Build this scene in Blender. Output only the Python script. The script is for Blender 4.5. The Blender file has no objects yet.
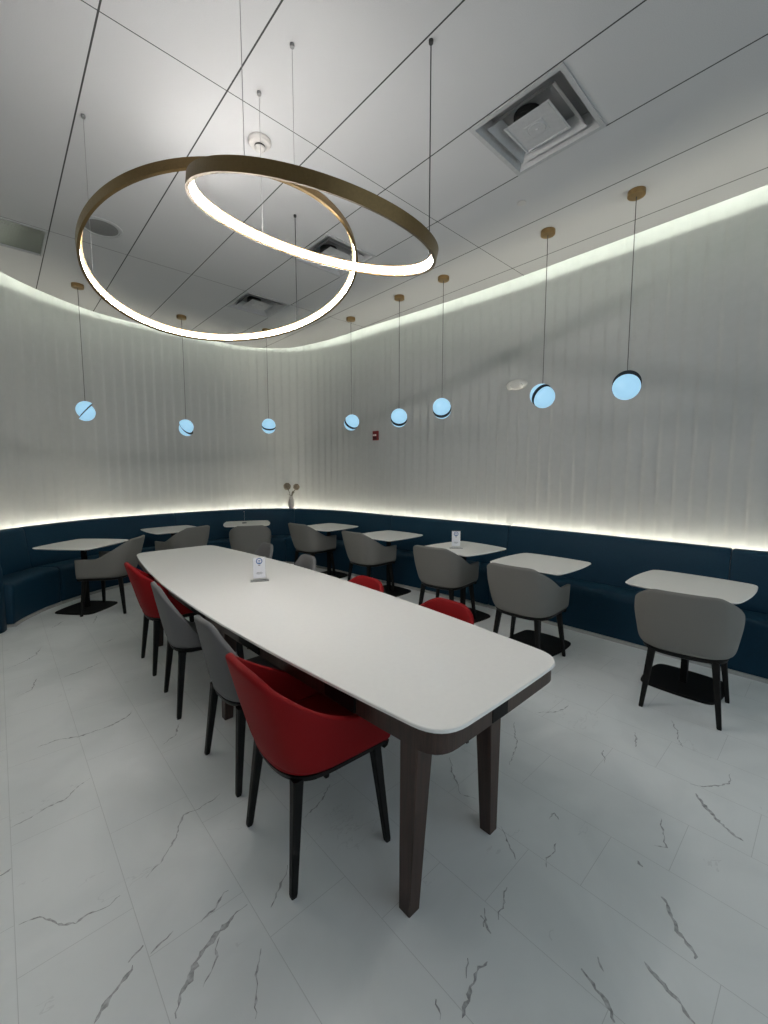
import bpy, bmesh, math, random
from mathutils import Vector, Matrix
random.seed(7)
C = bpy.context.scene.collection
PI = math.pi

# ------------------------------------------------------------------ helpers
def link(name, me, mats, parent=None):
    o = bpy.data.objects.new(name, me); C.objects.link(o)
    for m in (mats if isinstance(mats, (list, tuple)) else [mats]): me.materials.append(m)
    if parent: o.parent = parent
    return o
def obj(name, bm, mats, parent=None, smooth=False):
    bmesh.ops.recalc_face_normals(bm, faces=bm.faces)
    me = bpy.data.meshes.new(name); bm.to_mesh(me); bm.free()
    if smooth:
        for p in me.polygons: p.use_smooth = True
    return link(name, me, mats, parent)
def tag(o, label, cat, group=None, kind=None):
    o['label'] = label; o['category'] = cat
    if group: o['group'] = group
    if kind: o['kind'] = kind
    return o
def struct(o, label=None, cat=None):
    o['kind'] = 'structure'
    if label: o['label'] = label
    if cat: o['category'] = cat
    return o
def thing(name, label, cat, loc, rot=0, group=None):
    o = bpy.data.objects.new(name, None); C.objects.link(o)
    o.empty_display_size = .1; o.location = loc; o.rotation_euler = (0, 0, math.radians(rot))
    return tag(o, label, cat, group)
def dup(root, loc, rot, label, group=None):
    r = root.copy(); C.objects.link(r); r.location = loc; r.rotation_euler = (0, 0, math.radians(rot))
    r['label'] = label
    if group: r['group'] = group
    for ch in list(root.children):
        c = ch.copy(); C.objects.link(c); c.parent = r
        for g in list(ch.children):
            d = g.copy(); C.objects.link(d); d.parent = c
    return r
def box(bm, x0, x1, y0, y1, z0, z1, M=None, mi=0):
    v = [bm.verts.new((x, y, z)) for z in (z0, z1) for y in (y0, y1) for x in (x0, x1)]
    for f in ((0, 1, 3, 2), (4, 6, 7, 5), (0, 4, 5, 1), (2, 3, 7, 6), (0, 2, 6, 4), (1, 5, 7, 3)):
        bm.faces.new([v[i] for i in f]).material_index = mi
    if M is not None: bmesh.ops.transform(bm, matrix=M, verts=v)
    return v
def loft(bm, rings, close=True, cap0=True, cap1=True, mi=0):
    R = [[bm.verts.new(p) for p in r] for r in rings]; n = len(R[0])
    for a, b in zip(R[:-1], R[1:]):
        for i in range(n if close else n - 1):
            f = bm.faces.new((a[i], a[(i + 1) % n], b[(i + 1) % n], b[i])); f.material_index = mi
    if cap0: bm.faces.new(R[0][::-1]).material_index = mi
    if cap1: bm.faces.new(R[-1]).material_index = mi
    return R
def lathe(bm, prof, n=32, c=(0, 0, 0), M=None, mi=0, cap0=True, cap1=True):
    rings = []
    for r, z in prof:
        ring = []
        for k in range(n):
            a = 2 * PI * k / n; p = Vector((r * math.cos(a), r * math.sin(a), z))
            if M is not None: p = M @ p
            ring.append(p + Vector(c))
        rings.append(ring)
    loft(bm, rings, True, cap0, cap1, mi)
def tube(bm, p, q, r0, r1=None, n=10, mi=0):
    r1 = r0 if r1 is None else r1; p, q = Vector(p), Vector(q); d = (q - p).normalized()
    a = d.orthogonal().normalized(); b = d.cross(a)
    ring = lambda c, r: [c + (a * math.cos(2 * PI * k / n) + b * math.sin(2 * PI * k / n)) * r for k in range(n)]
    loft(bm, [ring(p, r0), ring(q, r1)], mi=mi)
def offset_poly(P, d):
    n = len(P); out = []
    for i in range(n):
        a, c = Vector(P[i - 1]), Vector(P[(i + 1) % n]); t = (c - a).normalized()
        out.append(Vector(P[i]) + Vector((-t.y, t.x)) * d)       # ccw outline: + is inward
    return out
def prism(bm, P, levels, mi=0):
    rings = []
    for z, ins in levels:
        Q = offset_poly(P, ins) if ins else [Vector(p) for p in P]
        rings.append([(p[0], p[1], z) for p in Q])
    loft(bm, rings, mi=mi)
def smooth(x): x = max(0., min(1., x)); return x * x * (3 - 2 * x)
def bulged_rect(hx, hy, bx, by, r, n=14):
    """ccw outline; half sizes at the corners, bulge of the sides, corner fillet"""
    def sx(t): return Vector((hx + bx * (1 - t * t), hy * t))       # right side, t -1..1
    def sy(t): return Vector((hx * -t, hy + by * (1 - t * t)))      # top side going left
    def arc(c0, c1, c2, k=8):
        return [c0 * (1 - u) ** 2 + c1 * 2 * u * (1 - u) + c2 * u * u for u in [i / k for i in range(1, k)]]
    tx, ty = 1 - r / hy, 1 - r / hx
    q = [sx(-tx + 2 * tx * i / n) for i in range(n + 1)]
    q += arc(q[-1], Vector((hx, hy)), sy(-ty))
    q2 = [sy(-ty + 2 * ty * i / n) for i in range(n + 1)]
    half = q + q2 + arc(q2[-1], Vector((-hx, hy)), -sx(-tx))
    return half + [-p for p in half]

# ------------------------------------------------------------------ materials
def nodes(name):
    m = bpy.data.materials.new(name); m.use_nodes = True
    return m, m.node_tree, m.node_tree.nodes['Principled BSDF']
def mat(name, col, rough=.5, metal=0, noise=0., scale=40, bump=0., spec=.5, coat=0):
    m, t, b = nodes(name)
    b.inputs['Roughness'].default_value = rough; b.inputs['Metallic'].default_value = metal
    b.inputs['Specular IOR Level'].default_value = spec; b.inputs['Coat Weight'].default_value = coat
    tc = t.nodes.new('ShaderNodeTexCoord'); n = t.nodes.new('ShaderNodeTexNoise')
    n.inputs['Scale'].default_value = scale; n.inputs['Detail'].default_value = 4
    t.links.new(tc.outputs['Object'], n.inputs['Vector'])
    r = t.nodes.new('ShaderNodeValToRGB')
    r.color_ramp.elements[0].position = .3; r.color_ramp.elements[1].position = .7
    r.color_ramp.elements[0].color = (*[c * (1 - noise) for c in col], 1)
    r.color_ramp.elements[1].color = (*[min(1, c * (1 + noise)) for c in col], 1)
    t.links.new(n.outputs['Fac'], r.inputs['Fac']); t.links.new(r.outputs['Color'], b.inputs['Base Color'])
    if bump:
        bp = t.nodes.new('ShaderNodeBump'); bp.inputs['Strength'].default_value = bump; bp.inputs['Distance'].default_value = .002
        t.links.new(n.outputs['Fac'], bp.inputs['Height']); t.links.new(bp.outputs['Normal'], b.inputs['Normal'])
    return m
def emit(name, col, s):
    m, t, b = nodes(name); b.inputs['Base Color'].default_value = (*[c * .3 for c in col], 1)
    b.inputs['Emission Color'].default_value = (*col, 1); b.inputs['Emission Strength'].default_value = s
    b.inputs['Roughness'].default_value = .4
    return m

RING_E, COVE_E, BASE_E, BALL_E, WORLD_E = 104.0, 160.0, 110.0, .74, 1.08
M_wall = mat('wall_panel_white', (.42, .425, .42), .6, noise=.02, scale=14)
M_soffit = mat('soffit_paint', (.35, .35, .34), .7, noise=.02)
M_led = emit('ring_light', (1, .965, .93), RING_E)
M_cove = emit('cove_light', (.93, 1, .85), COVE_E)
M_under = emit('bench_light', (1, .94, .76), BASE_E)
M_ball = emit('blue_opal', (.42, .75, 1.0), BALL_E)
M_gold = mat('brushed_gold', (.16, .105, .042), .42, .65, noise=.06, scale=90)
M_brass = mat('brass', (.33, .22, .10), .38, .85, noise=.05)
M_cable = mat('steel_cable', (.25, .25, .25), .5, .5)
M_cord = mat('black_cord', (.02, .02, .02), .6)
M_graycord = mat('gray_cord', (.09, .085, .08), .6)
M_rim = mat('dark_bronze', (.03, .035, .04), .4, .6)
M_white = mat('white_solid_surface', (.90, .885, .86), .2, noise=.01)
M_white2 = mat('white_laminate', (.90, .875, .83), .22, noise=.01)
M_black = mat('black_powder_coat', (.003, .003, .003), .55, spec=.2)
M_leg = mat('chair_leg_black', (.003, .0027, .0025), .5, noise=.1, spec=.25)
M_red = mat('red_upholstery', (.22, .003, .005), .7, noise=.05, scale=300, bump=.08, spec=.2)
M_gray = mat('warm_gray_upholstery', (.185, .18, .167), .8, spec=.2, noise=.07, scale=350, bump=.15)
M_gray2 = mat('cool_gray_upholstery', (.145, .145, .148), .7, spec=.2, noise=.05, scale=350, bump=.1)
M_sofa = mat('blue_upholstery', (.003, .030, .058), .55, noise=.08, scale=60, bump=.05, spec=.22)
M_plinth = mat('pale_plinth', (.40, .40, .39), .5)
M_paper = mat('white_card', (.8, .8, .84), .6)
M_blue = mat('print_blue', (.03, .13, .36), .6)
M_ink = mat('print_gray', (.12, .12, .13), .6)
M_vent = mat('diffuser_paint', (.40, .405, .41), .5, noise=.05)
M_dark = mat('duct_dark', (.01, .01, .01), .8)
M_plenum = mat('plenum_gray', (.28, .28, .28), .7)
M_grille = mat('grille_gray', (.12, .125, .11), .6)
M_device = mat('device_white', (.50, .48, .46), .45)
M_fixture = mat('fixture_white', (.56, .55, .53), .45)
M_alarm = mat('alarm_red', (.16, .01, .012), .4)
M_lens = mat('clear_lens', (.75, .6, .6), .2)
M_vase = mat('vase_ceramic', (.55, .5, .47), .5, noise=.1, scale=60)
M_flower = mat('dried_bloom', (.20, .165, .12), .8, noise=.25, scale=120, bump=.6)
M_stem = mat('dry_stem', (.06, .05, .035), .7)
def acrylic():
    m, t, b = nodes('clear_acrylic')
    b.inputs['Transmission Weight'].default_value = 1; b.inputs['Roughness'].default_value = .03; b.inputs['IOR'].default_value = 1.15
    b.inputs['Base Color'].default_value = (.95, .96, .97, 1)
    return m
M_acr = acrylic()
def wood():
    m, t, b = nodes('dark_walnut'); b.inputs['Roughness'].default_value = .4
    tc = t.nodes.new('ShaderNodeTexCoord'); mp = t.nodes.new('ShaderNodeMapping'); mp.inputs['Scale'].default_value = (40, 40, 2.5)
    n = t.nodes.new('ShaderNodeTexNoise'); n.inputs['Scale'].default_value = 2.; n.inputs['Detail'].default_value = 6; n.inputs['Distortion'].default_value = .6
    r = t.nodes.new('ShaderNodeValToRGB'); r.color_ramp.elements[0].position = .3; r.color_ramp.elements[1].position = .75
    r.color_ramp.elements[0].color = (.022, .0105, .007, 1); r.color_ramp.elements[1].color = (.055, .026, .018, 1)
    for a, c in ((tc.outputs['Object'], mp.inputs[0]), (mp.outputs[0], n.inputs['Vector']), (n.outputs['Fac'], r.inputs[0]), (r.outputs[0], b.inputs['Base Color'])): t.links.new(a, c)
    return m
M_wood = wood()
def math_node(t, op, a, b=None):
    n = t.nodes.new('ShaderNodeMath'); n.operation = op
    for i, v in enumerate((a, b)):
        if v is None: continue
        if isinstance(v, (int, float)): n.inputs[i].default_value = v
        else: t.links.new(v, n.inputs[i])
    return n.outputs[0]
def line_mask(t, coord, origin, pitch, half):
    """1 on a thin line repeated every pitch"""
    u = math_node(t, 'FRACT', math_node(t, 'ADD', math_node(t, 'DIVIDE', math_node(t, 'SUBTRACT', coord, origin), pitch), .5))
    return math_node(t, 'LESS_THAN', math_node(t, 'ABSOLUTE', math_node(t, 'SUBTRACT', u, .5)), half / pitch)
def ceiling_mat():
    m, t, b = nodes('ceiling_panels'); b.inputs['Roughness'].default_value = .8
    tc = t.nodes.new('ShaderNodeTexCoord'); s = t.nodes.new('ShaderNodeSeparateXYZ'); t.links.new(tc.outputs['Object'], s.inputs[0])
    lx = line_mask(t, s.outputs['X'], .49, .61, .0044); ly = line_mask(t, s.outputs['Y'], 2.5, 2.44, .0028)
    k = math_node(t, 'MAXIMUM', lx, ly)
    n = t.nodes.new('ShaderNodeTexNoise'); n.inputs['Scale'].default_value = 260; n.inputs['Detail'].default_value = 3
    t.links.new(tc.outputs['Object'], n.inputs['Vector'])
    r = t.nodes.new('ShaderNodeValToRGB'); r.color_ramp.elements[0].position = .35; r.color_ramp.elements[1].position = .65
    r.color_ramp.elements[0].color = (.485, .488, .492, 1); r.color_ramp.elements[1].color = (.535, .538, .542, 1)
    t.links.new(n.outputs['Fac'], r.inputs[0])
    mx = t.nodes.new('ShaderNodeMix'); mx.data_type = 'RGBA'; mx.inputs[7].default_value = (.04, .04, .04, 1)
    t.links.new(k, mx.inputs[0]); t.links.new(r.outputs[0], mx.inputs[6]); t.links.new(mx.outputs[2], b.inputs['Base Color'])
    bp = t.nodes.new('ShaderNodeBump'); bp.inputs['Strength'].default_value = .12; bp.inputs['Distance'].default_value = .002
    t.links.new(n.outputs['Fac'], bp.inputs['Height']); t.links.new(bp.outputs[0], b.inputs['Normal'])
    return m
def floor_mat():
    m, t, b = nodes('marble_tile'); b.inputs['Roughness'].default_value = .42; b.inputs['Specular IOR Level'].default_value = .35
    tc = t.nodes.new('ShaderNodeTexCoord'); s = t.nodes.new('ShaderNodeSeparateXYZ'); t.links.new(tc.outputs['Object'], s.inputs[0])
    lx = line_mask(t, s.outputs['X'], -.05, .325, .0011)
    row = math_node(t, 'FLOOR', math_node(t, 'DIVIDE', math_node(t, 'ADD', s.outputs['X'], .05), .325))
    sh = math_node(t, 'ADD', s.outputs['Y'], math_node(t, 'MULTIPLY', row, .217))
    ly = line_mask(t, sh, .365, .65, .0011)
    k = math_node(t, 'MAXIMUM', lx, ly)
    n = t.nodes.new('ShaderNodeTexNoise'); n.inputs['Scale'].default_value = 2.2; n.inputs['Detail'].default_value = 8; n.inputs['Distortion'].default_value = .8
    t.links.new(tc.outputs['Object'], n.inputs['Vector'])
    r = t.nodes.new('ShaderNodeValToRGB'); e = r.color_ramp.elements
    e[0].position = .35; e[0].color = (.73, .755, .758, 1); e[1].position = .6; e[1].color = (.80, .823, .825, 1)
    t.links.new(n.outputs['Fac'], r.inputs[0])
    # faint secondary veining: thin iso-line of stretched noise
    mp = t.nodes.new('ShaderNodeMapping'); mp.inputs['Rotation'].default_value = (0, 0, -.5); mp.inputs['Scale'].default_value = (.55, 1.3, 1)
    t.links.new(tc.outputs['Object'], mp.inputs[0])
    n2 = t.nodes.new('ShaderNodeTexNoise'); n2.inputs['Scale'].default_value = 1.5; n2.inputs['Detail'].default_value = 6; n2.inputs['Roughness'].default_value = .62
    t.links.new(mp.outputs[0], n2.inputs['Vector'])
    iso = math_node(t, 'LESS_THAN', math_node(t, 'ABSOLUTE', math_node(t, 'SUBTRACT', n2.outputs['Fac'], .5)), .0028)
    n3 = t.nodes.new('ShaderNodeTexNoise'); n3.inputs['Scale'].default_value = 3.1
    t.links.new(tc.outputs['Object'], n3.inputs['Vector'])
    iso = math_node(t, 'MULTIPLY', math_node(t, 'MULTIPLY', iso, math_node(t, 'GREATER_THAN', n3.outputs['Fac'], .60)), .12)
    mx = t.nodes.new('ShaderNodeMix'); mx.data_type = 'RGBA'; mx.inputs[7].default_value = (.42, .43, .43, 1)
    t.links.new(math_node(t, 'MULTIPLY', k, .5), mx.inputs[0]); t.links.new(r.outputs[0], mx.inputs[6])
    m2 = t.nodes.new('ShaderNodeMix'); m2.data_type = 'RGBA'; m2.inputs[7].default_value = (.16, .16, .17, 1)
    t.links.new(iso, m2.inputs[0]); t.links.new(mx.outputs[2], m2.inputs[6]); t.links.new(m2.outputs[2], b.inputs['Base Color'])
    return m
M_floor = floor_mat(); M_ceil = ceiling_mat()
M_vein = mat('marble_vein', (.42, .43, .44), .45, noise=.45, scale=55)

# ------------------------------------------------------------------ plan of the curved wall
CTRL = [(4.79, -3.5), (4.79, -1.5), (4.79, .5), (4.79, 1.8), (4.78, 2.8), (4.71, 3.8), (4.60, 4.8), (4.48, 6.0), (4.17, 6.88), (3.5, 7.4), (2.75, 7.5),
        (2.0, 7.48), (1.12, 7.35), (.6, 7.12), (.13, 6.78), (-.2, 6.42), (-.46, 5.95), (-.6, 5.3), (-.65, 4.2), (-.65, 3.0), (-.65, 1.0), (-.65, -1.0), (-.65, -3.5)]
def spline(P, step=.014):
    P = [Vector(p) for p in P]; Q = [P[0] * 2 - P[1]] + P + [P[-1] * 2 - P[-2]]; out = []
    for i in range(1, len(Q) - 2):
        a, b, c, d = Q[i - 1:i + 3]
        for k in range(60):
            t = k / 60
            out.append(.5 * ((2 * b) + (c - a) * t + (2 * a - 5 * b + 4 * c - d) * t * t + (3 * b - a - 3 * c + d) * t ** 3))
    out.append(P[-1])
    L = [0]
    for a, b in zip(out[:-1], out[1:]): L.append(L[-1] + (b - a).length)
    n = int(L[-1] / step); res = []; j = 0
    for i in range(n + 1):
        s = L[-1] * i / n
        while j < len(L) - 2 and L[j + 1] < s: j += 1
        f = (s - L[j]) / max(1e-9, L[j + 1] - L[j]); res.append(out[j].lerp(out[j + 1], f))
    return res, L[-1]
PATH, LEN = spline(CTRL)
NP = len(PATH); DS = LEN / (NP - 1)
def frame_at(s):
    x = max(0, min(NP - 1.001, s / DS)); i = int(x); p = PATH[i].lerp(PATH[i + 1], x - i)
    a, b = PATH[max(0, i - 12)], PATH[min(NP - 1, i + 13)]; t = (b - a).normalized()
    return p, t, Vector((-t.y, t.x))
def along(s, d):
    p, t, n = frame_at(s); return p + n * d
def nearest(x, y):
    return min(range(NP), key=lambda i: (PATH[i] - Vector((x, y))).length) * DS
H, TOP = 3.75, 4.06

# ------------------------------------------------------------------ floor with its veins
VEINS = [((0.11,1.37),(0.15,1.41),(0.20,1.44),(0.23,1.46)),((0.22,1.48),(0.27,1.50)),
((0.29,1.22),(0.32,1.27),(0.37,1.31),(0.41,1.34),(0.47,1.36),(0.54,1.38),(0.59,1.39)),((0.38,1.24),(0.43,1.29),(0.47,1.35)),
((-0.04,1.87),(0.01,1.85),(0.06,1.80),(0.11,1.74),(0.16,1.74),(0.21,1.74),(0.25,1.75)),
((-0.05,2.44),(0.02,2.46),(0.09,2.48),(0.15,2.48),(0.20,2.53),(0.27,2.57)),
((0.08,3.08),(0.19,3.09),(0.27,3.04),(0.40,3.04),(0.53,3.08),(0.58,3.15)),
((0.34,1.76),(0.41,1.80),(0.46,1.85),(0.50,1.91),(0.55,1.98),(0.62,1.98),(0.73,2.00)),
((0.46,1.06),(0.48,1.10),(0.51,1.15),(0.56,1.22)),((-0.09,2.16),(-0.05,2.18)),((0.44,1.44),(0.50,1.46),(0.56,1.49)),
((0.28,1.46),(0.36,1.48)),((0.63,2.61),(0.71,2.66),(0.77,2.77)),((0.96,1.59),(1.06,1.61),(1.17,1.68)),((0.65,1.32),(0.72,1.38),(0.78,1.43)),
((0.91,0.65),(0.96,0.66),(1.03,0.68),(1.09,0.68)),((1.00,0.70),(1.05,0.73)),((1.19,0.78),(1.18,0.75),(1.17,0.72)),((1.23,0.78),(1.17,0.75)),
((1.23,0.73),(1.29,0.74),(1.36,0.77)),((1.59,0.94),(1.54,0.87),(1.49,0.81)),((1.98,1.13),(2.14,1.18),(2.36,1.32)),
((1.79,1.39),(1.69,1.29),(1.62,1.19),(1.64,1.11)),((1.55,0.71),(1.62,0.72),(1.69,0.73)),((1.79,0.81),(1.84,0.81),(1.82,0.78)),
((2.48,0.39),(2.42,0.34),(2.36,0.29),(2.32,0.23),(2.30,0.18)),((2.54,0.42),(2.59,0.35),(2.69,0.28),(2.79,0.29)),
((2.18,0.46),(2.11,0.44),(2.02,0.40),(1.99,0.44)),((1.76,0.35),(1.70,0.30),(1.66,0.28),(1.62,0.23),(1.60,0.22)),
((1.30,0.46),(1.27,0.41),(1.26,0.38),(1.23,0.34)),((1.47,0.33),(1.44,0.27),(1.42,0.22),(1.40,0.18)),((1.37,0.44),(1.34,0.41)),
((3.13,0.64),(2.98,0.57),(2.86,0.52)),((2.81,0.76),(2.66,0.71)),((2.56,1.29),(2.68,1.18),(2.82,1.17)),((2.49,0.83),(2.38,0.78)),
((1.86,0.46),(1.84,0.44)),((0.89,0.73),(0.86,0.69)),((-0.03,4.53),(0.10,4.63),(0.17,4.73),(0.22,4.91)),((0.30,4.04),(0.42,4.08),(0.58,4.15)),
((0.02,3.90),(0.09,3.96),(0.14,4.15)),((0.66,4.61),(0.75,4.67)),((0.33,5.43),(0.46,5.63)),((0.67,5.31),(0.75,5.58))]
BOLD = {0: 1.5, 2: 1.7, 25: 1.6, 28: 1.5, 29: 1.2, 15: 1.2, 17: .9, 30: 1.1, 6: .9}
bm = bmesh.new()
bm.faces.new([bm.verts.new(p) for p in ((-4.2, -3.6, 0), (6, -3.6, 0), (6, 9, 0), (-4.2, 9, 0))])
for vi, V in enumerate(VEINS):
    P = [Vector(p) for p in V]; w = .0052 * BOLD.get(vi, .6) * (1 + .10 * P[0].length); pts = []; jog = 0
    for a, b in zip(P[:-1], P[1:]):
        n = max(2, int((b - a).length / .012)); t = (b - a).normalized(); q = Vector((-t.y, t.x))
        for k in range(n):
            jog = .7 * jog + random.uniform(-.0055, .0055); pts.append(a.lerp(b, k / n) + q * jog)
    pts.append(P[-1]); m = len(pts); prev = None
    for i, p in enumerate(pts):
        t = (pts[min(m - 1, i + 1)] - pts[max(0, i - 1)]).normalized(); q = Vector((-t.y, t.x))
        ww = w * (math.sin(PI * (i + .6) / (m + .2)) ** .6) * random.uniform(.25, 1.7)
        cur = [bm.verts.new((*(p + q * ww), .0006)), bm.verts.new((*(p - q * ww * random.uniform(.3, 1)), .0006))]
        if prev: bm.faces.new((prev[0], prev[1], cur[1], cur[0])).material_index = 1
        prev = cur
struct(obj('floor', bm, [M_floor, M_vein]), 'pale marble-look tile floor with dark gray veins', 'floor')

# ------------------------------------------------------------------ ribbed wall, in three stretches
def wall(name, s0, s1, label):
    bm = bmesh.new(); pitch = .14; i0, i1 = round(s0 / DS), round(s1 / DS); prev = None
    for i in range(i0, i1 + 1):
        s = i * DS; f = (s / pitch) % 1.; rel = .0065 * (f / .72 if f < .72 else (1 - f) / .28); rel = .0065 * smooth(rel / .0065)
        p = along(s, -.075 + rel); c = [bm.verts.new((p.x, p.y, 0)), bm.verts.new((p.x, p.y, TOP))]
        if prev: bm.faces.new((prev[0], c[0], c[1], prev[1]))
        prev = c
    return struct(obj(name, bm, M_wall), label, 'wall')
SA, SB = nearest(4.45, 6.1), nearest(1.0, 7.32)
wall('wall_right', 0, SA, 'long white ribbed wall behind the banquette on the right')
wall('wall_back', SA, SB, 'curved white ribbed wall at the far corner')
wall('wall_left', SB, LEN, 'white ribbed wall curving round on the left')

# ------------------------------------------------------------------ ceiling with openings, and the cove above its edge
CE = .40
VENTS = [(2.625, 1.435, .59), (2.625, 3.585, .59), (2.625, 5.235, .59)]
GR = (.185, 5.25, .59)
bm = bmesh.new()
edge = [along(i * .12, CE) for i in range(int(LEN / .12) + 1)] + [along(LEN, CE)]
outl = edge
vs = [bm.verts.new((p.x, p.y, H)) for p in outl]
E = [bm.edges.new((vs[i], vs[(i + 1) % len(vs)])) for i in range(len(vs))]
for cx, cy, w in VENTS + [GR]:
    h = w / 2; hv = [bm.verts.new((cx + a * h, cy + b * h, H)) for a, b in ((-1, -1), (1, -1), (1, 1), (-1, 1))]
    E += [bm.edges.new((hv[i], hv[(i + 1) % 4])) for i in range(4)]
bmesh.ops.triangle_fill(bm, edges=E, use_beauty=True)
k = len(edge)                                                      # upstand along the cove edge
up = [bm.verts.new((p.x, p.y, H + .033)) for p in edge]
back = [bm.verts.new((*along(min(i * .12, LEN), CE + .03), H + .033)) for i in range(k)]
low = [bm.verts.new((*along(min(i * .12, LEN), CE + .03), H + .012)) for i in range(k)]
for i in range(k - 1):
    bm.faces.new((vs[i], vs[i + 1], up[i + 1], up[i])); bm.faces.new((up[i], up[i + 1], back[i + 1], back[i])); bm.faces.new((back[i], back[i + 1], low[i + 1], low[i]))
struct(obj('ceiling', bm, M_ceil), 'light gray ceiling of long panels with dark seams', 'ceiling')
bm = bmesh.new()
box(bm, -4.2, 6, -3.6, 9, TOP, TOP + .08)
struct(obj('trim_1', bm, M_soffit), 'upper soffit over the ceiling cove', 'ceiling')
def ribbon(name, d0, d1, z, m, label, s0=0, s1=LEN, th=.012):
    bm = bmesh.new(); prev = None; n = int((s1 - s0) / .2)
    for i in range(n + 1):
        s = s0 + (s1 - s0) * i / n; a, b = along(s, d0), along(s, d1)
        c = [bm.verts.new((a.x, a.y, z)), bm.verts.new((b.x, b.y, z)), bm.verts.new((b.x, b.y, z - th)), bm.verts.new((a.x, a.y, z - th))]
        if prev:
            for q in range(4): bm.faces.new((prev[q], prev[(q + 1) % 4], c[(q + 1) % 4], c[q]))
        prev = c
    return struct(obj(name, bm, m), label, 'light')
ribbon('trim_2', CE + .11, CE + .14, H + .026, M_cove, 'light strip hidden in the ceiling cove', 0, nearest(-.65, 3.0), .005)

# ------------------------------------------------------------------ banquette units
SEAMS = [0.3] + [nearest(*p) for p in ((4.79, .6), (4.79, 2.77), (4.6, 4.73), (4.17, 6.95), (2.12, 7.5), (.15, 6.79), (-.47, 5.93))]
def sweep(name, prof, s0, s1, m, parent, org, cap_round=0., smooth_=True):
    bm = bmesh.new(); n = max(3, int((s1 - s0) / .08)); rings = []
    cen = (sum(p[0] for p in prof) / len(prof), sum(p[1] for p in prof) / len(prof))
    ss = [s0, s0 + .006, s0 + .016] + [s0 + .016 + (s1 - s0 - .032) * i / n for i in range(1, n)] + [s1 - .016, s1 - .006, s1]
    for j, s in enumerate(ss):
        ins = {0: .014, 1: .004}.get(min(j, len(ss) - 1 - j), 0)
        ring = []
        for d, z in prof:
            l = math.hypot(d - cen[0], z - cen[1]) or 1
            dd, zz = d - (d - cen[0]) / l * ins, z - (z - cen[1]) / l * ins
            p = along(s, dd); ring.append((p.x - org.x, p.y - org.y, zz))
        rings.append(ring)
    loft(bm, rings)
    o = obj(name, bm, m, parent)
    if smooth_:
        for p in o.data.polygons: p.use_smooth = len(p.vertices) == 4
        o.data.set_sharp_from_angle(angle=math.radians(50))
    return o
BACK = [(.005, .36), (.0, .90), (.008, .925), (.03, .94), (.085, .94), (.108, .925), (.118, .90), (.15, .62), (.175, .47), (.185, .36)]
SEAT = [(.01, .031), (.01, .35), (.16, .35), (.195, .44), (.24, .456), (.46, .462), (.525, .455), (.555, .43), (.56, .39), (.550, .22), (.545, .031)]
FOOT = [(.02, 0), (.02, .03), (.540, .03), (.562, .026), (.562, 0)]
BL = ['blue banquette unit at the near right end beside the closest square table', 'blue banquette unit behind the two near square tables by the right wall',
      'blue banquette unit behind the square table with the upright sign', 'blue banquette unit leading into the far corner, right of the vase',
      'curved blue banquette unit in the far corner, left of the vase', 'long curved blue banquette unit behind the leftmost square table',
      'short end unit of the blue banquette at the far left edge']
for i in range(7):
    s0, s1 = SEAMS[i] + .003, SEAMS[i + 1] - .003
    c = along((s0 + s1) / 2, .28)
    t = thing('banquette', BL[i], 'sofa', (c.x, c.y, 0), 0, 'blue banquette units along the wall')
    sweep('backrest', BACK, s0, s1, M_sofa, t, c); sweep('seat', SEAT, s0, s1, M_sofa, t, c); sweep('plinth', FOOT, s0, s1, M_plinth, t, c, smooth_=False)
    if i == 6:                                                     # rounded arm closing the run
        bm = bmesh.new(); p, tt, n = frame_at(s1 + .13); q = p + n * .29 - c
        rings = []
        P = bulged_rect(.22, .085, 0, .03, .07)
        R = Matrix.Rotation(math.atan2(n.y, n.x), 4, 'Z')
        for z, ins in ((.0, 0), (.62, 0), (.69, .012), (.725, .035), (.74, .075)):
            rings.append([(R @ Vector((*v, 0))) + Vector((q.x, q.y, z)) for v in offset_poly(P, ins)])
        loft(bm, rings); obj('armrest', bm, M_sofa, t, True)
ribbon('trim_3', -.052, -.030, .82, M_under, 'light strip glowing between banquette back and wall', .3, SEAMS[-1])

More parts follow.
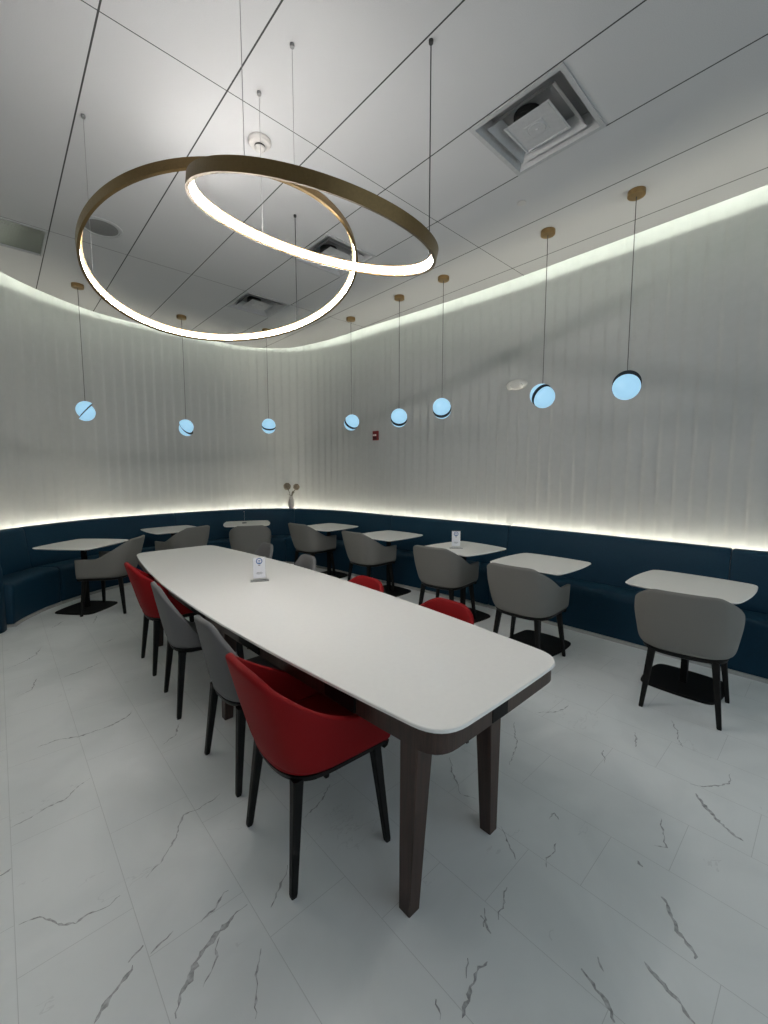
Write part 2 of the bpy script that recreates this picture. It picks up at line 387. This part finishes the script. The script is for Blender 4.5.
# ------------------------------------------------------------------ chairs
def shell_path(front, hw, rear, n=44, e=2.7):
    """plan of the shell: right arm front -> round the back -> left arm front; returns (x, y)"""
    P = []; xc = -.02
    for i in range(8): P.append((front + (xc - front) * i / 8, -hw))
    for i in range(n + 1):
        a = -PI / 2 - PI * i / n; c, s = math.cos(a), math.sin(a)
        P.append((xc - (xc - rear) * abs(c) ** (2 / e), hw * math.copysign(abs(s) ** (2 / e), s)))
    for i in range(1, 9): P.append((xc + (front - xc) * i / 8, hw))
    return P
def make_chair(name, label, up, style, group):
    arms = style != 'side'
    t = thing(name, label, 'chair', (0, 0, 0), 0, group)
    hw, rear, front = {'wide': (.268, -.235, .245), 'round': (.25, -.235, .245), 'side': (.225, -.225, .21)}[style]
    P = shell_path(front, hw, rear); Z0 = .432
    L = [0]
    for a, b in zip(P[:-1], P[1:]): L.append(L[-1] + math.hypot(a[0] - b[0], a[1] - b[1]))
    sig = [abs(l - L[-1] / 2) for l in L]                          # distance along the shell from the middle of the back
    rows = [(0, .93), (.03, .965), (.09, .99), (.2, 1), (.35, 1), (.52, 1), (.7, 1), (.86, 1), (.96, 1), (1, 1)]
    def rim(q):
        if style == 'wide': return .645 + .205 * (1 - smooth((q - .14) / .34))
        if style == 'round': return .60 + .235 * (1 - smooth((q - .07) / .40))
        return .45 + .385 * (1 - smooth((q - .07) / .32))
    lean, flare, f0 = {'wide': (.10, .20, .06), 'round': (.10, .14, .05), 'side': (.075, .06, 0)}[style]
    bm = bmesh.new(); rings = []
    for w, k in rows:
        r = []
        for (x, y), q in zip(P, sig):
            z = Z0 + (rim(q) - Z0) * w; h = (z - Z0) / .37; bk = max(0, min(1, -x / .2)); b2 = max(0, min(1, (.1 - x) / .25))
            fl = (f0 + flare * b2) * min(h, .62) - (.06 if arms else .02) * max(0, h - .62)
            r.append((x * (k if x < 0 else 1) - lean * h * bk, y * k * (1 + fl), z))
        rings.append(r)
    loft(bm, rings, close=False, cap0=False, cap1=False)
    o = obj('shell', bm, up, t, True)
    sm = o.modifiers.new('thick', 'SOLIDIFY'); sm.thickness = .032; sm.offset = -1; sm.use_even_offset = False
    ss = o.modifiers.new('round', 'SUBSURF'); ss.levels = ss.render_levels = 1
    out = [Vector((x * .93 - (.012 if x < -.1 else 0), y * .925)) for x, y in shell_path(front + .02, hw, rear, 28)]
    A = out if sum(a.x * b.y - b.x * a.y for a, b in zip(out, out[1:] + out[:1])) > 0 else out[::-1]
    bm = bmesh.new(); prism(bm, A, [(.424, .02), (.434, .0), (.455, .0), (.472, .012), (.478, .04)])
    obj('seat', bm, up, t, True)
    bm = bmesh.new(); prism(bm, A, [(.394, .03), (.402, .012), (.4239, .004)]); obj('underframe', bm, M_leg, t)
    for tx, ty, fx, fy in ((-.172, .170, -.218, .212), (.185, .20, .215, .25)):
        for sy in (-1, 1):
            bm = bmesh.new(); rg = []
            for f, w in ((0, .0235), (.06, .0215), (.5, .0175), (.975, .0135), (1, .0115)):
                c = Vector((tx + (fx - tx) * f, sy * (ty + (fy - ty) * f), .412 * (1 - f)))
                rg.append([c + Vector((a * w, b * w, 0)) for a, b in ((-1, -.7), (-.7, -1), (.7, -1), (1, -.7), (1, .7), (.7, 1), (-.7, 1), (-1, .7))])
            loft(bm, rg); obj('leg', bm, M_leg, t, False)
    return t
G1, G2, G3 = 'warm gray armchairs at the square tables', 'red armchairs at the long table', 'gray side chairs at the long table'
ga = [(3.42, .65, 8, 'warm gray armchair closest to the right edge, at the nearest square table'),
      (3.34, 1.78, 3, 'warm gray armchair at the second square table from the right edge'),
      (3.52, 2.83, 8, 'warm gray armchair at the square table with the upright sign by the right wall'),
      (3.62, 4.21, 2, 'warm gray armchair at the second square table right of the vase'),
      (3.55, 5.47, 8, 'warm gray armchair at the square table just right of the vase'),
      (2.76, 5.95, 65, 'warm gray armchair, back turned, at the corner square table left of the vase'),
      (1.93, 6.36, 112, 'warm gray armchair at the far square table behind the long table end'),
      (.93, 5.74, 146, 'warm gray armchair seen from the side at the leftmost square table')]
ch = None
for x, y, r, l in ga:
    if ch is None:
        ch = make_chair('armchair', l, M_gray, 'wide', G1); ch.location = (x, y, 0); ch.rotation_euler.z = math.radians(r)
    else: dup(ch, (x, y, 0), r, l)
rd = [(.96, 1.50, -3, 'large red armchair nearest us, left side of the long table'), (1.055, 3.79, -2, 'red armchair at the far left corner of the long table'),
      (1.75, 1.62, 180, 'red chair top behind the near right edge of the long table'), (1.76, 2.42, 180, 'smaller red chair top beyond the right edge of the long table, next to gray chairs')]
cr = None
for x, y, r, l in rd:
    if cr is None:
        cr = make_chair('armchair', l, M_red, 'round', G2); cr.location = (x, y, 0); cr.scale = (1, 1, 1.05); cr.rotation_euler.z = math.radians(r)
    else:
        k = dup(cr, (x, y, 0), r, l)
        k.scale = (1, 1, .95 if x > 1.44 else 1.05)
gs = [(1.01, 2.14, 0, 'gray side chair just behind the nearest red armchair, left of the long table'), (1.02, 3.02, -5, 'gray side chair next to the far red armchair, left of the long table'),
      (1.82, 3.32, 180, 'gray chair top beyond the long table, right of its table sign'), (1.86, 4.2, 180, 'farthest gray chair top beyond the long table, directly behind its table sign')]
cs = None
for x, y, r, l in gs:
    if cs is None:
        cs = make_chair('side_chair', l, M_gray2, 'side', G3); cs.location = (x, y, 0); cs.rotation_euler.z = math.radians(r)
    else: dup(cs, (x, y, 0), r, l)
    
for o in [o for o in C.objects if o.name.startswith('side_chair') and o.location.x < 1.4]: o.scale = (1, 1, 1.035)

# ------------------------------------------------------------------ long communal table
TX, TY = 1.44, 2.92
t = thing('communal_table', 'long white-topped communal table with dark walnut base in the middle', 'table', (TX, TY, 0))
taper = lambda P: [Vector((p.x * (1 - .085 * max(0, p.y / 2.1) ** 2), p.y)) for p in P]
TOPO = taper(bulged_rect(.432, 2.11, .128, .006, .13, 20))
bm = bmesh.new(); prism(bm, TOPO, [(.734, .004), (.737, 0), (.747, 0), (.75, .003)]); o = obj('tabletop', bm, M_white, t)
AP = taper(bulged_rect(.430, 2.087, .075, .004, .10, 20))
bm = bmesh.new(); inn = offset_poly(AP, .022)
loft(bm, [[(p[0], p[1], z) for p in q] for q, z in ((AP, .655), (AP, .7335), (inn, .7335), (inn, .655))], cap0=False, cap1=False)
n = len(AP); bm.verts.ensure_lookup_table()
for i in range(n): bm.faces.new((bm.verts[3 * n + i], bm.verts[3 * n + (i + 1) % n], bm.verts[(i + 1) % n], bm.verts[i]))
obj('apron', bm, M_wood, t)
bm = bmesh.new()                                                   # flat sub-top the legs are fixed to
box(bm, -.375, .375, -2.04, 2.02, .712, .7335); obj('subframe', bm, M_wood, t)
for ly, sg in ((-1.945, -1), (-.29, -1), (1.28, 1)):
    for lx0, sx in ((-.415, -1), (.10, 1)):
        bm = bmesh.new(); ft, tp = .0275, .045
        cf = Vector((lx0, ly)); ct = Vector((lx0 + .025, ly - .012))
        if sx > 0: ct = Vector((lx0 - .012, ly + .01))
        rg = []
        for c, h, z in ((cf, ft, 0), (cf.lerp(ct, .5), (ft + tp) * .5, .36), (ct, tp, .7115)):
            b = .004
            rg.append([(c.x + a * h, c.y + d * h, z) for a, d in ((-1, -.9), (-.9, -1), (.9, -1), (1, -.9), (1, .9), (.9, 1), (-.9, 1), (-1, .9))])
        loft(bm, rg); obj('leg', bm, M_wood, t)
def apron_x(y):
    return .430 + .075 * (1 - (y / 2.087) ** 2)
for y in (-1.57, -.82, -.08):
    x = -apron_x(y); bm = bmesh.new(); box(bm, x - .004, x + .012, y - .12, y + .12, .662, .730); o = obj('power_outlet', bm, M_black, t); o['label'] = 'black power outlet box'
bm = bmesh.new(); box(bm, -.12, -.015, -2.0935, -2.078, .660, .730); o = obj('power_outlet', bm, M_black, t); o['label'] = 'black power outlet box'

# ------------------------------------------------------------------ square bistro tables
SQ = bulged_rect(.337, .337, .028, .028, .055); SQB = bulged_rect(.228, .228, .022, .022, .055)
bt = [(3.77, .71, -2, 'square white pedestal table nearest the right edge'), (3.67, 1.84, 0, 'square white pedestal table second from the right edge'),
      (3.78, 2.79, -5, 'square white pedestal table with an upright sign, by the right wall'), (3.82, 4.05, 3, 'square white pedestal table second right of the vase'),
      (3.74, 5.32, 7, 'square white pedestal table just right of the vase'), (3.01, 6.60, -25, 'square white pedestal table in the far corner left of the vase'),
      (1.88, 6.65, 4, 'square white pedestal table behind the far end of the long table'), (.71, 5.98, 42, 'leftmost square white pedestal table, set diamond-wise on the left')]
first = None
for x, y, r, l in bt:
    if first is None:
        first = t = thing('pedestal_table', l, 'table', (x, y, 0), r, 'square pedestal tables along the banquette')
        bm = bmesh.new(); prism(bm, SQ, [(.757, .02), (.767, .002), (.771, 0), (.775, .003)]); obj('tabletop', bm, M_white2, t)
        bm = bmesh.new(); box(bm, -.12, .12, -.12, .12, .747, .7568); box(bm, -.021, .021, -.021, .021, .014, .747); obj('column', bm, M_black, t)
        bm = bmesh.new(); prism(bm, SQB, [(0, 0), (.009, 0), (.0135, .006)]); obj('base_plate', bm, M_black, t)
    else: dup(first, (x, y, 0), r, l)

# ------------------------------------------------------------------ acrylic table signs
def sign(x, y, r, z, label, first=None):
    if first: return dup(first, (x, y, z), r, label)
    t = thing('table_sign', label, 'sign', (x, y, z), r, 'acrylic table signs')
    bm = bmesh.new(); box(bm, -.070, .070, -.035, .035, 0, .004); obj('base', bm, M_acr, t)
    bm = bmesh.new(); box(bm, -.050, .050, -.004, .004, .0045, .19); obj('holder', bm, M_acr, t)
    bm = bmesh.new(); box(bm, -.046, .046, -.0052, -.0044, .022, .187)
    card = obj('card', bm, M_paper, t)
    def flat(P, y=-.0056, mi=0, bm=None): bm.faces.new([bm.verts.new((a, y, b)) for a, b in P])
    bm = bmesh.new(); N = 32; cz = .158                             # round blue badge, white gap, blue wave inside
    for r0, r1, a0, a1 in ((.018, .0245, 0, 2 * PI), (.0, .0, 0, 0)):
        if r1 == 0: continue
        for k in range(N):
            a, b = a0 + (a1 - a0) * k / N, a0 + (a1 - a0) * (k + 1) / N
            flat([(r0 * math.cos(a), cz + r0 * math.sin(a)), (r1 * math.cos(a), cz + r1 * math.sin(a)), (r1 * math.cos(b), cz + r1 * math.sin(b)), (r0 * math.cos(b), cz + r0 * math.sin(b))], bm=bm)
    for r0, r1 in ((.011, .0155), (.004, .0075)):
        for k in range(10):
            a, b = PI * (.2 + .06 * k), PI * (.2 + .06 * (k + 1)); c = cz - .008
            flat([(r0 * math.cos(a), c + r0 * math.sin(a)), (r1 * math.cos(a), c + r1 * math.sin(a)), (r1 * math.cos(b), c + r1 * math.sin(b)), (r0 * math.cos(b), c + r0 * math.sin(b))], bm=bm)
    flat([(-.012, cz - .017), (.012, cz - .017), (.009, cz - .0125), (-.009, cz - .0125)], bm=bm)
    obj('badge', bm, M_blue, card)
    bm = bmesh.new()
    for z0, w in ((.066, .020), (.060, .026), (.053, .018)):
        x0 = -w
        while x0 < w:
            l = random.uniform(.004, .009); flat([(x0, z0), (min(w, x0 + l), z0), (min(w, x0 + l), z0 + .003), (x0, z0 + .003)], bm=bm); x0 += l + .002
    for z0, w in ((.126, .011), (.121, .008)): flat([(-w, z0), (w, z0), (w, z0 + .003), (-w, z0 + .003)], bm=bm)
    obj('small_print', bm, M_ink, card)
    return t
s0 = sign(1.49, 3.07, -26, .7503, 'clear upright sign with blue badge on the long communal table')
sign(3.69, 2.83, -47, .7753, 'clear upright sign with blue badge on a square table by the right wall', s0)
sign(2.99, 6.66, 66, .7753, 'thin edge-on sign on the corner square table left of the vase', s0)

# ------------------------------------------------------------------ vase on the banquette back
vs_ = nearest(4.10, 7.0); p = along(vs_, .058)
t = thing('vase', 'white vase with two dried blooms standing on the banquette back in the far corner', 'vase', (p.x, p.y, .9405), 0)
bm = bmesh.new(); lathe(bm, [(.034, 0), (.044, .012), (.055, .06), (.058, .10), (.05, .15), (.036, .19), (.030, .215), (.034, .23), (.028, .23), (.024, .2)], 28)
obj('body', bm, M_vase, t, True)
for k, (dx, dy, h, r) in enumerate(((-.05, .05, .41, .066), (.075, -.065, .40, .058))):
    bm = bmesh.new(); tube(bm, (0, 0, .19), (dx * .5, dy * .5, .31), .005); tube(bm, (dx * .5, dy * .5, .31), (dx, dy, h - .02), .005); obj('stem', bm, M_stem, t)
    bm = bmesh.new(); bmesh.ops.create_icosphere(bm, subdivisions=4, radius=r)
    for v in bm.verts: v.co = v.co * (1 + random.uniform(-.16, .1)) + Vector((dx, dy, h))
    obj('bloom', bm, M_flower, t)
bm = bmesh.new()
for a, l, h in ((.3, .11, .30), (2.4, .07, .27), (4.8, .10, .33)):
    d = Vector((math.cos(a), math.sin(a), 0)); q = d.cross(Vector((0, 0, 1))); prev = None
    for k in range(6):
        f = k / 5; w = .016 * math.sin(PI * (.08 + .9 * f)); c = d * l * f + Vector((0, 0, .20 + (h - .20) * math.sin(f * 2)))
        cur = [bm.verts.new(c + q * w), bm.verts.new(c + Vector((0, 0, .003))), bm.verts.new(c - q * w)]
        if prev:
            bm.faces.new((prev[0], prev[1], cur[1], cur[0])); bm.faces.new((prev[1], prev[2], cur[2], cur[1]))
        prev = cur
obj('leaves', bm, M_stem, t)

# ------------------------------------------------------------------ ring chandeliers
def ring(label, c, n, R, cables):
    n = Vector(n).normalized(); a = n.cross(Vector((0, 1, 0))).normalized(); b = n.cross(a); c = Vector(c)
    t = thing('ring_chandelier', label, 'ceiling light', (c.x, c.y, c.z), 0, 'gold ring chandeliers')
    def ann(prof, m, name, N=160):
        bm = bmesh.new(); R_ = []
        for k in range(N):
            u = 2 * PI * k / N; d = a * math.cos(u) + b * math.sin(u); R_.append([bm.verts.new(d * r + n * z) for r, z in prof])
        q = len(prof)
        for k in range(N):
            A, B = R_[k], R_[(k + 1) % N]
            for j in range(q): bm.faces.new((A[j], B[j], B[(j + 1) % q], A[(j + 1) % q]))
        return obj(name, bm, m, t, False)
    h = .052
    ann([(R, 0), (R, h), (R - .031, h), (R - .031, h - .006), (R - .015, h - .010), (R - .010, h - .010), (R - .010, .011), (R - .016, .010), (R - .016, 0)], M_gold, 'housing')  # deep top flange is added to hold back light rising to the ceiling
    ann([(R - .0105, .0115), (R - .0105, h - .0105), (R - .015, h - .0105), (R - .018, h - .016), (R - .018, .017), (R - .015, .0115)], M_led, 'light_diffuser')
    for x, y, thick in cables:
        z = c.z - (n.x * (x - c.x) + n.y * (y - c.y)) / n.z + h / n.z
        bm = bmesh.new(); tube(bm, (x - c.x, y - c.y, z - c.z - .006), (x - c.x, y - c.y, H - c.z - .001), .0032 if thick else .0011, n=8)
        lathe(bm, [(.011, -.016), (.012, -.012), (.012, -.0005)], 16, (x - c.x, y - c.y, H - c.z))
        o = obj('power_cord' if thick else 'cable', bm, M_cord if thick else M_cable, t)
ring('larger gold ring chandelier with inner white light, hanging left and lower', (1.243, 2.830, 2.881), (-.05, .236, 1), .846, ((.526, 3.248, 0), (1.234, 2.021, 0), (1.981, 3.247, 1)))
ring('smaller tilted gold ring chandelier crossing in front of the larger ring', (1.247, 1.832, 2.764), (.020, -.308, 1), .596, ((1.734, 1.534, 1), (1.235, 2.384, 0), (.733, 1.538, 0)))

# ------------------------------------------------------------------ split globe pendants
PN = [(.83, 6.08, 2.325, 'blue split-globe pendant farthest left, its dark slit rising to the right'), (2.02, 6.30, 2.235, 'blue split-globe pendant second from the left, slit falling to the right'),
      (3.14, 6.02, 2.318, 'blue split-globe pendant left of the far corner under the ring light'), (3.78, 4.78, 2.316, 'blue split-globe pendant just left of the red fire alarm'),
      (3.77, 3.81, 2.288, 'blue split-globe pendant just right of the red fire alarm'), (3.77, 3.12, 2.328, 'blue split-globe pendant third from the right, dark rim curving below'),
      (3.76, 1.92, 2.308, 'blue split-globe pendant beside the white oval wall fixture'), (3.75, 1.21, 2.298, 'blue globe pendant farthest right, showing one full glowing disc')]
PV = [((0.763,-0.089,-0.641),(-0.621,0.176,-0.764)), ((0.427,-0.701,0.572),(-0.668,0.182,0.722)), ((-0.237,-0.562,0.792),(0.363,0.706,0.609)), ((-0.122,-0.833,0.540),(0.675,0.329,0.660)), ((-0.595,-0.672,0.441),(0.308,0.316,0.897)), ((-0.787,-0.496,0.367),(0.232,0.313,0.921)), ((-0.263,-0.808,-0.527),(0.913,-0.031,-0.407)), ((-0.864,-0.321,-0.388),(0.334,0.210,-0.919))]
RB = .101
for (x, y, z, l), (n, s) in zip(PN, PV):
    n, s = Vector(n), Vector(s)
    t = thing('globe_pendant', l, 'pendant light', (x, y, z), 0, 'split-globe pendants in a row')
    Q = n.to_track_quat('Z', 'Y').to_matrix().to_4x4()
    for sg in (1, -1):
        off = s * (.013 * sg) + n * (.0055 * sg)
        M = Q if sg > 0 else Q @ Matrix.Rotation(PI, 4, 'X')
        bm = bmesh.new(); lathe(bm, [(RB * math.cos(u), RB * math.sin(u)) for u in [PI / 2 * k / 12 for k in range(12)]] + [(.004, RB)], 32, off, M)
        hf = obj('globe_half', bm, M_ball, t, True)
        bm = bmesh.new(); lathe(bm, [(RB + .0015, -.0048), (RB + .0015, .0)], 40, off, M); obj('rim_plate', bm, M_rim, hf)
    bm = bmesh.new(); tube(bm, (0, 0, RB * .80), (0, 0, H - z - .02), .0032, n=8); obj('cord', bm, M_graycord, t)
    bm = bmesh.new(); lathe(bm, [(.010, -.040), (.058, -.038), (.062, -.034), (.062, -.0006)], 32, (0, 0, H - z)); obj('canopy', bm, M_brass, t)

# ------------------------------------------------------------------ ceiling diffusers, return grille, speaker, detector, sprinkler
VL = ['large square air diffuser in the ceiling at upper right', 'square air diffuser seen through the two rings', 'farthest square air diffuser inside the larger ring']
for (cx, cy, w), l in zip(VENTS, VL):
    t = thing('air_diffuser', l, 'ceiling vent', (cx, cy, H), 0, 'square ceiling air diffusers')
    def sq(h, z): return [(a * h, b * h, z) for a, b in ((-1, -1), (1, -1), (1, 1), (-1, 1))]
    bm = bmesh.new(); loft(bm, [sq(.30, -.001), sq(.30, -.008), sq(.272, -.008), sq(.262, .012), sq(.225, .075), sq(.225, .083), sq(.294, .003)], cap0=False, cap1=False); obj('frame', bm, M_vent, t)
    for h0, h1, z0, z1 in ((.218, .165, -.004, .060), (.148, .085, -.008, .035)):
        bm = bmesh.new()
        if h0 > .15: loft(bm, [sq(h0, z0), sq(h1, z1), sq(h1 - .002, z1 + .004), sq(h0 + .002, z0 + .004)], cap0=False, cap1=False); bm.faces.ensure_lookup_table()
        else: loft(bm, [sq(h0, z0), sq(h0 - .012, z0 - .002), sq(h0 - .018, z0 + .004), sq(.06, z0 + .004), sq(.055, z0 + .001)], cap0=False)
        obj('cone_vane' if h0 > .15 else 'centre_plate', bm, M_vent, t)
    bm = bmesh.new(); lathe(bm, [(.05, -.012), (.055, -.0065)], 28); lathe(bm, [(.008, -.016), (.010, -.0125)], 12); obj('damper_cap', bm, M_vent, t)
    bm = bmesh.new(); loft(bm, [sq(.294, .004), sq(.294, .09)], cap0=False); obj('plenum', bm, M_plenum, t)
    bm = bmesh.new(); lathe(bm, [(.085, .05), (.085, .0855)], 28, (-.03, .05, 0)); obj('duct', bm, M_dark, t)
cx, cy, w = GR
t = thing('return_grille', 'dark gray slatted return air grille in the ceiling at the left edge', 'ceiling vent', (cx, cy, H))
bm = bmesh.new(); loft(bm, [[(a * h, b * h, z) for a, b in ((-1, -1), (1, -1), (1, 1), (-1, 1))] for h, z in ((.30, -.001), (.30, -.006), (.283, -.006), (.283, .03), (.294, .03))], cap0=False, cap1=False); obj('frame', bm, M_vent, t)
bm = bmesh.new()
for k in range(24):
    y = -.272 + k * .0236; box(bm, -.282, .282, -.010, .010, -.001, .001, Matrix.Translation((0, y, .012)) @ Matrix.Rotation(.7, 4, 'X'))
obj('slats', bm, M_grille, t)
bm = bmesh.new(); loft(bm, [[(a * .294, b * .294, z) for a, b in ((-1, -1), (1, -1), (1, 1), (-1, 1))] for z in (.031, .2)], cap0=False); obj('plenum', bm, M_plenum, t)
t = thing('ceiling_speaker', 'round gray ceiling speaker grille seen inside the left ring', 'speaker', (.82, 4.56, H))
bm = bmesh.new(); lathe(bm, [(.165, -.0006), (.163, -.006), (.145, -.008), (.142, -.004)], 48); obj('trim_ring', bm, M_vent, t)
bm = bmesh.new(); lathe(bm, [(.141, -.0035), (.10, -.0055), (.03, -.0065), (.002, -.0066)], 48, cap0=False); obj('grille', bm, mat('speaker_mesh', (.17, .17, .17), .7, noise=.3, scale=500), t)
t = thing('smoke_detector', 'round white smoke detector on the ceiling above the rings', 'smoke detector', (1.40, 2.71, H))
bm = bmesh.new(); lathe(bm, [(.073, -.0006), (.073, -.014), (.064, -.026), (.045, -.032), (.036, -.032)], 40); obj('base', bm, M_device, t, False)
bm = bmesh.new(); lathe(bm, [(.033, -.0325), (.033, -.042)], 24); obj('sensor_slot', bm, M_dark, t)
bm = bmesh.new(); lathe(bm, [(.034, -.0425), (.034, -.050), (.026, -.060), (.012, -.066), (.002, -.067)], 24); obj('sensor_head', bm, M_device, t)
t = thing('sprinkler_cover', 'small round white sprinkler cover on the ceiling below the large diffuser', 'sprinkler', (3.23, 1.88, H))
bm = bmesh.new(); lathe(bm, [(.036, .0004), (.036, -.004), (.030, -.0055), (.002, -.006)], 28); obj('cover_plate', bm, M_device, t)

# ------------------------------------------------------------------ wall devices
def on_wall(x, y, z, name, label, cat):
    s = nearest(x, y); p, tt, n = frame_at(s); q = p + n * (-.0645)
    return thing(name, label, cat, (q.x, q.y, z), math.degrees(math.atan2(n.y, n.x)))    # local +X looks into the room
t = on_wall(4.56, 5.22, 2.21, 'fire_alarm', 'small dark red fire alarm strobe on the right wall', 'fire alarm')
bm = bmesh.new(); prism(bm, bulged_rect(.02, .058, 0, 0, .006, 3), [(-.075, .004), (-.07, 0), (.07, 0), (.075, .004)]); obj('housing', bm, M_alarm, t)
bm = bmesh.new(); box(bm, .0203, .040, -.030, .030, -.006, .018); o = obj('strobe_lens', bm, M_lens, t); o['label'] = 'pale strobe lens'
bm = bmesh.new()
for k in range(4): box(bm, .0203, .0225, -.035, .035, -.055 + k * .010, -.050 + k * .010)
obj('sounder_grille', bm, M_dark, t)
t = on_wall(4.79, 2.80, 2.69, 'emergency_light', 'white oval emergency light high on the right ribbed wall', 'wall light')
bm = bmesh.new(); rg = []
for d, k in ((.0, 1), (.03, 1), (.05, .9), (.058, .7)):
    rg.append([(d, .135 * k * math.cos(u), .062 * k * math.sin(u)) for u in [2 * PI * i / 40 for i in range(40)]])
loft(bm, rg); obj('housing', bm, M_fixture, t, True)
for sy in (-1, 1):
    bm = bmesh.new(); lathe(bm, [(.026, -.02), (.034, .012), (.030, .016), (.004, .018)], 24, (.058, sy * .072, -.028), Matrix.Rotation(PI / 2 + .5, 4, 'Y')); obj('lamp_head', bm, M_fixture, t, True)

# ------------------------------------------------------------------ world, camera, colour management
w = bpy.data.worlds.new('World'); bpy.context.scene.world = w; w.use_nodes = True
w.node_tree.nodes['Background'].inputs[0].default_value = (.78, .92, 1.0, 1); w.node_tree.nodes['Background'].inputs[1].default_value = WORLD_E
cam = bpy.data.cameras.new('Camera'); co = bpy.data.objects.new('Camera', cam); C.objects.link(co)
cam.sensor_fit = 'HORIZONTAL'; cam.sensor_width = 36; cam.lens = 420 / 768 * 36; cam.clip_start = .05
F_ = 420.; pitch = math.atan(39 / F_); yaw = math.atan(389 / math.hypot(F_, 39))
fw = Vector((math.sin(yaw) * math.cos(pitch), math.cos(yaw) * math.cos(pitch), -math.sin(pitch))); rt = Vector((math.cos(yaw), -math.sin(yaw), 0)); upv = rt.cross(fw)
co.matrix_world = Matrix((( rt.x, upv.x, -fw.x, 0), (rt.y, upv.y, -fw.y, 0), (rt.z, upv.z, -fw.z, 1.6), (0, 0, 0, 1)))
sc = bpy.context.scene; sc.camera = co
sc.view_settings.view_transform = 'Standard'; sc.view_settings.look = 'None'; sc.view_settings.gamma = 1; sc.view_settings.exposure = 0; sc.view_settings.use_curve_mapping = False
sc.cycles.use_denoising = True; sc.cycles.max_bounces = 10; sc.cycles.diffuse_bounces = 6; sc.cycles.sample_clamp_indirect = 4
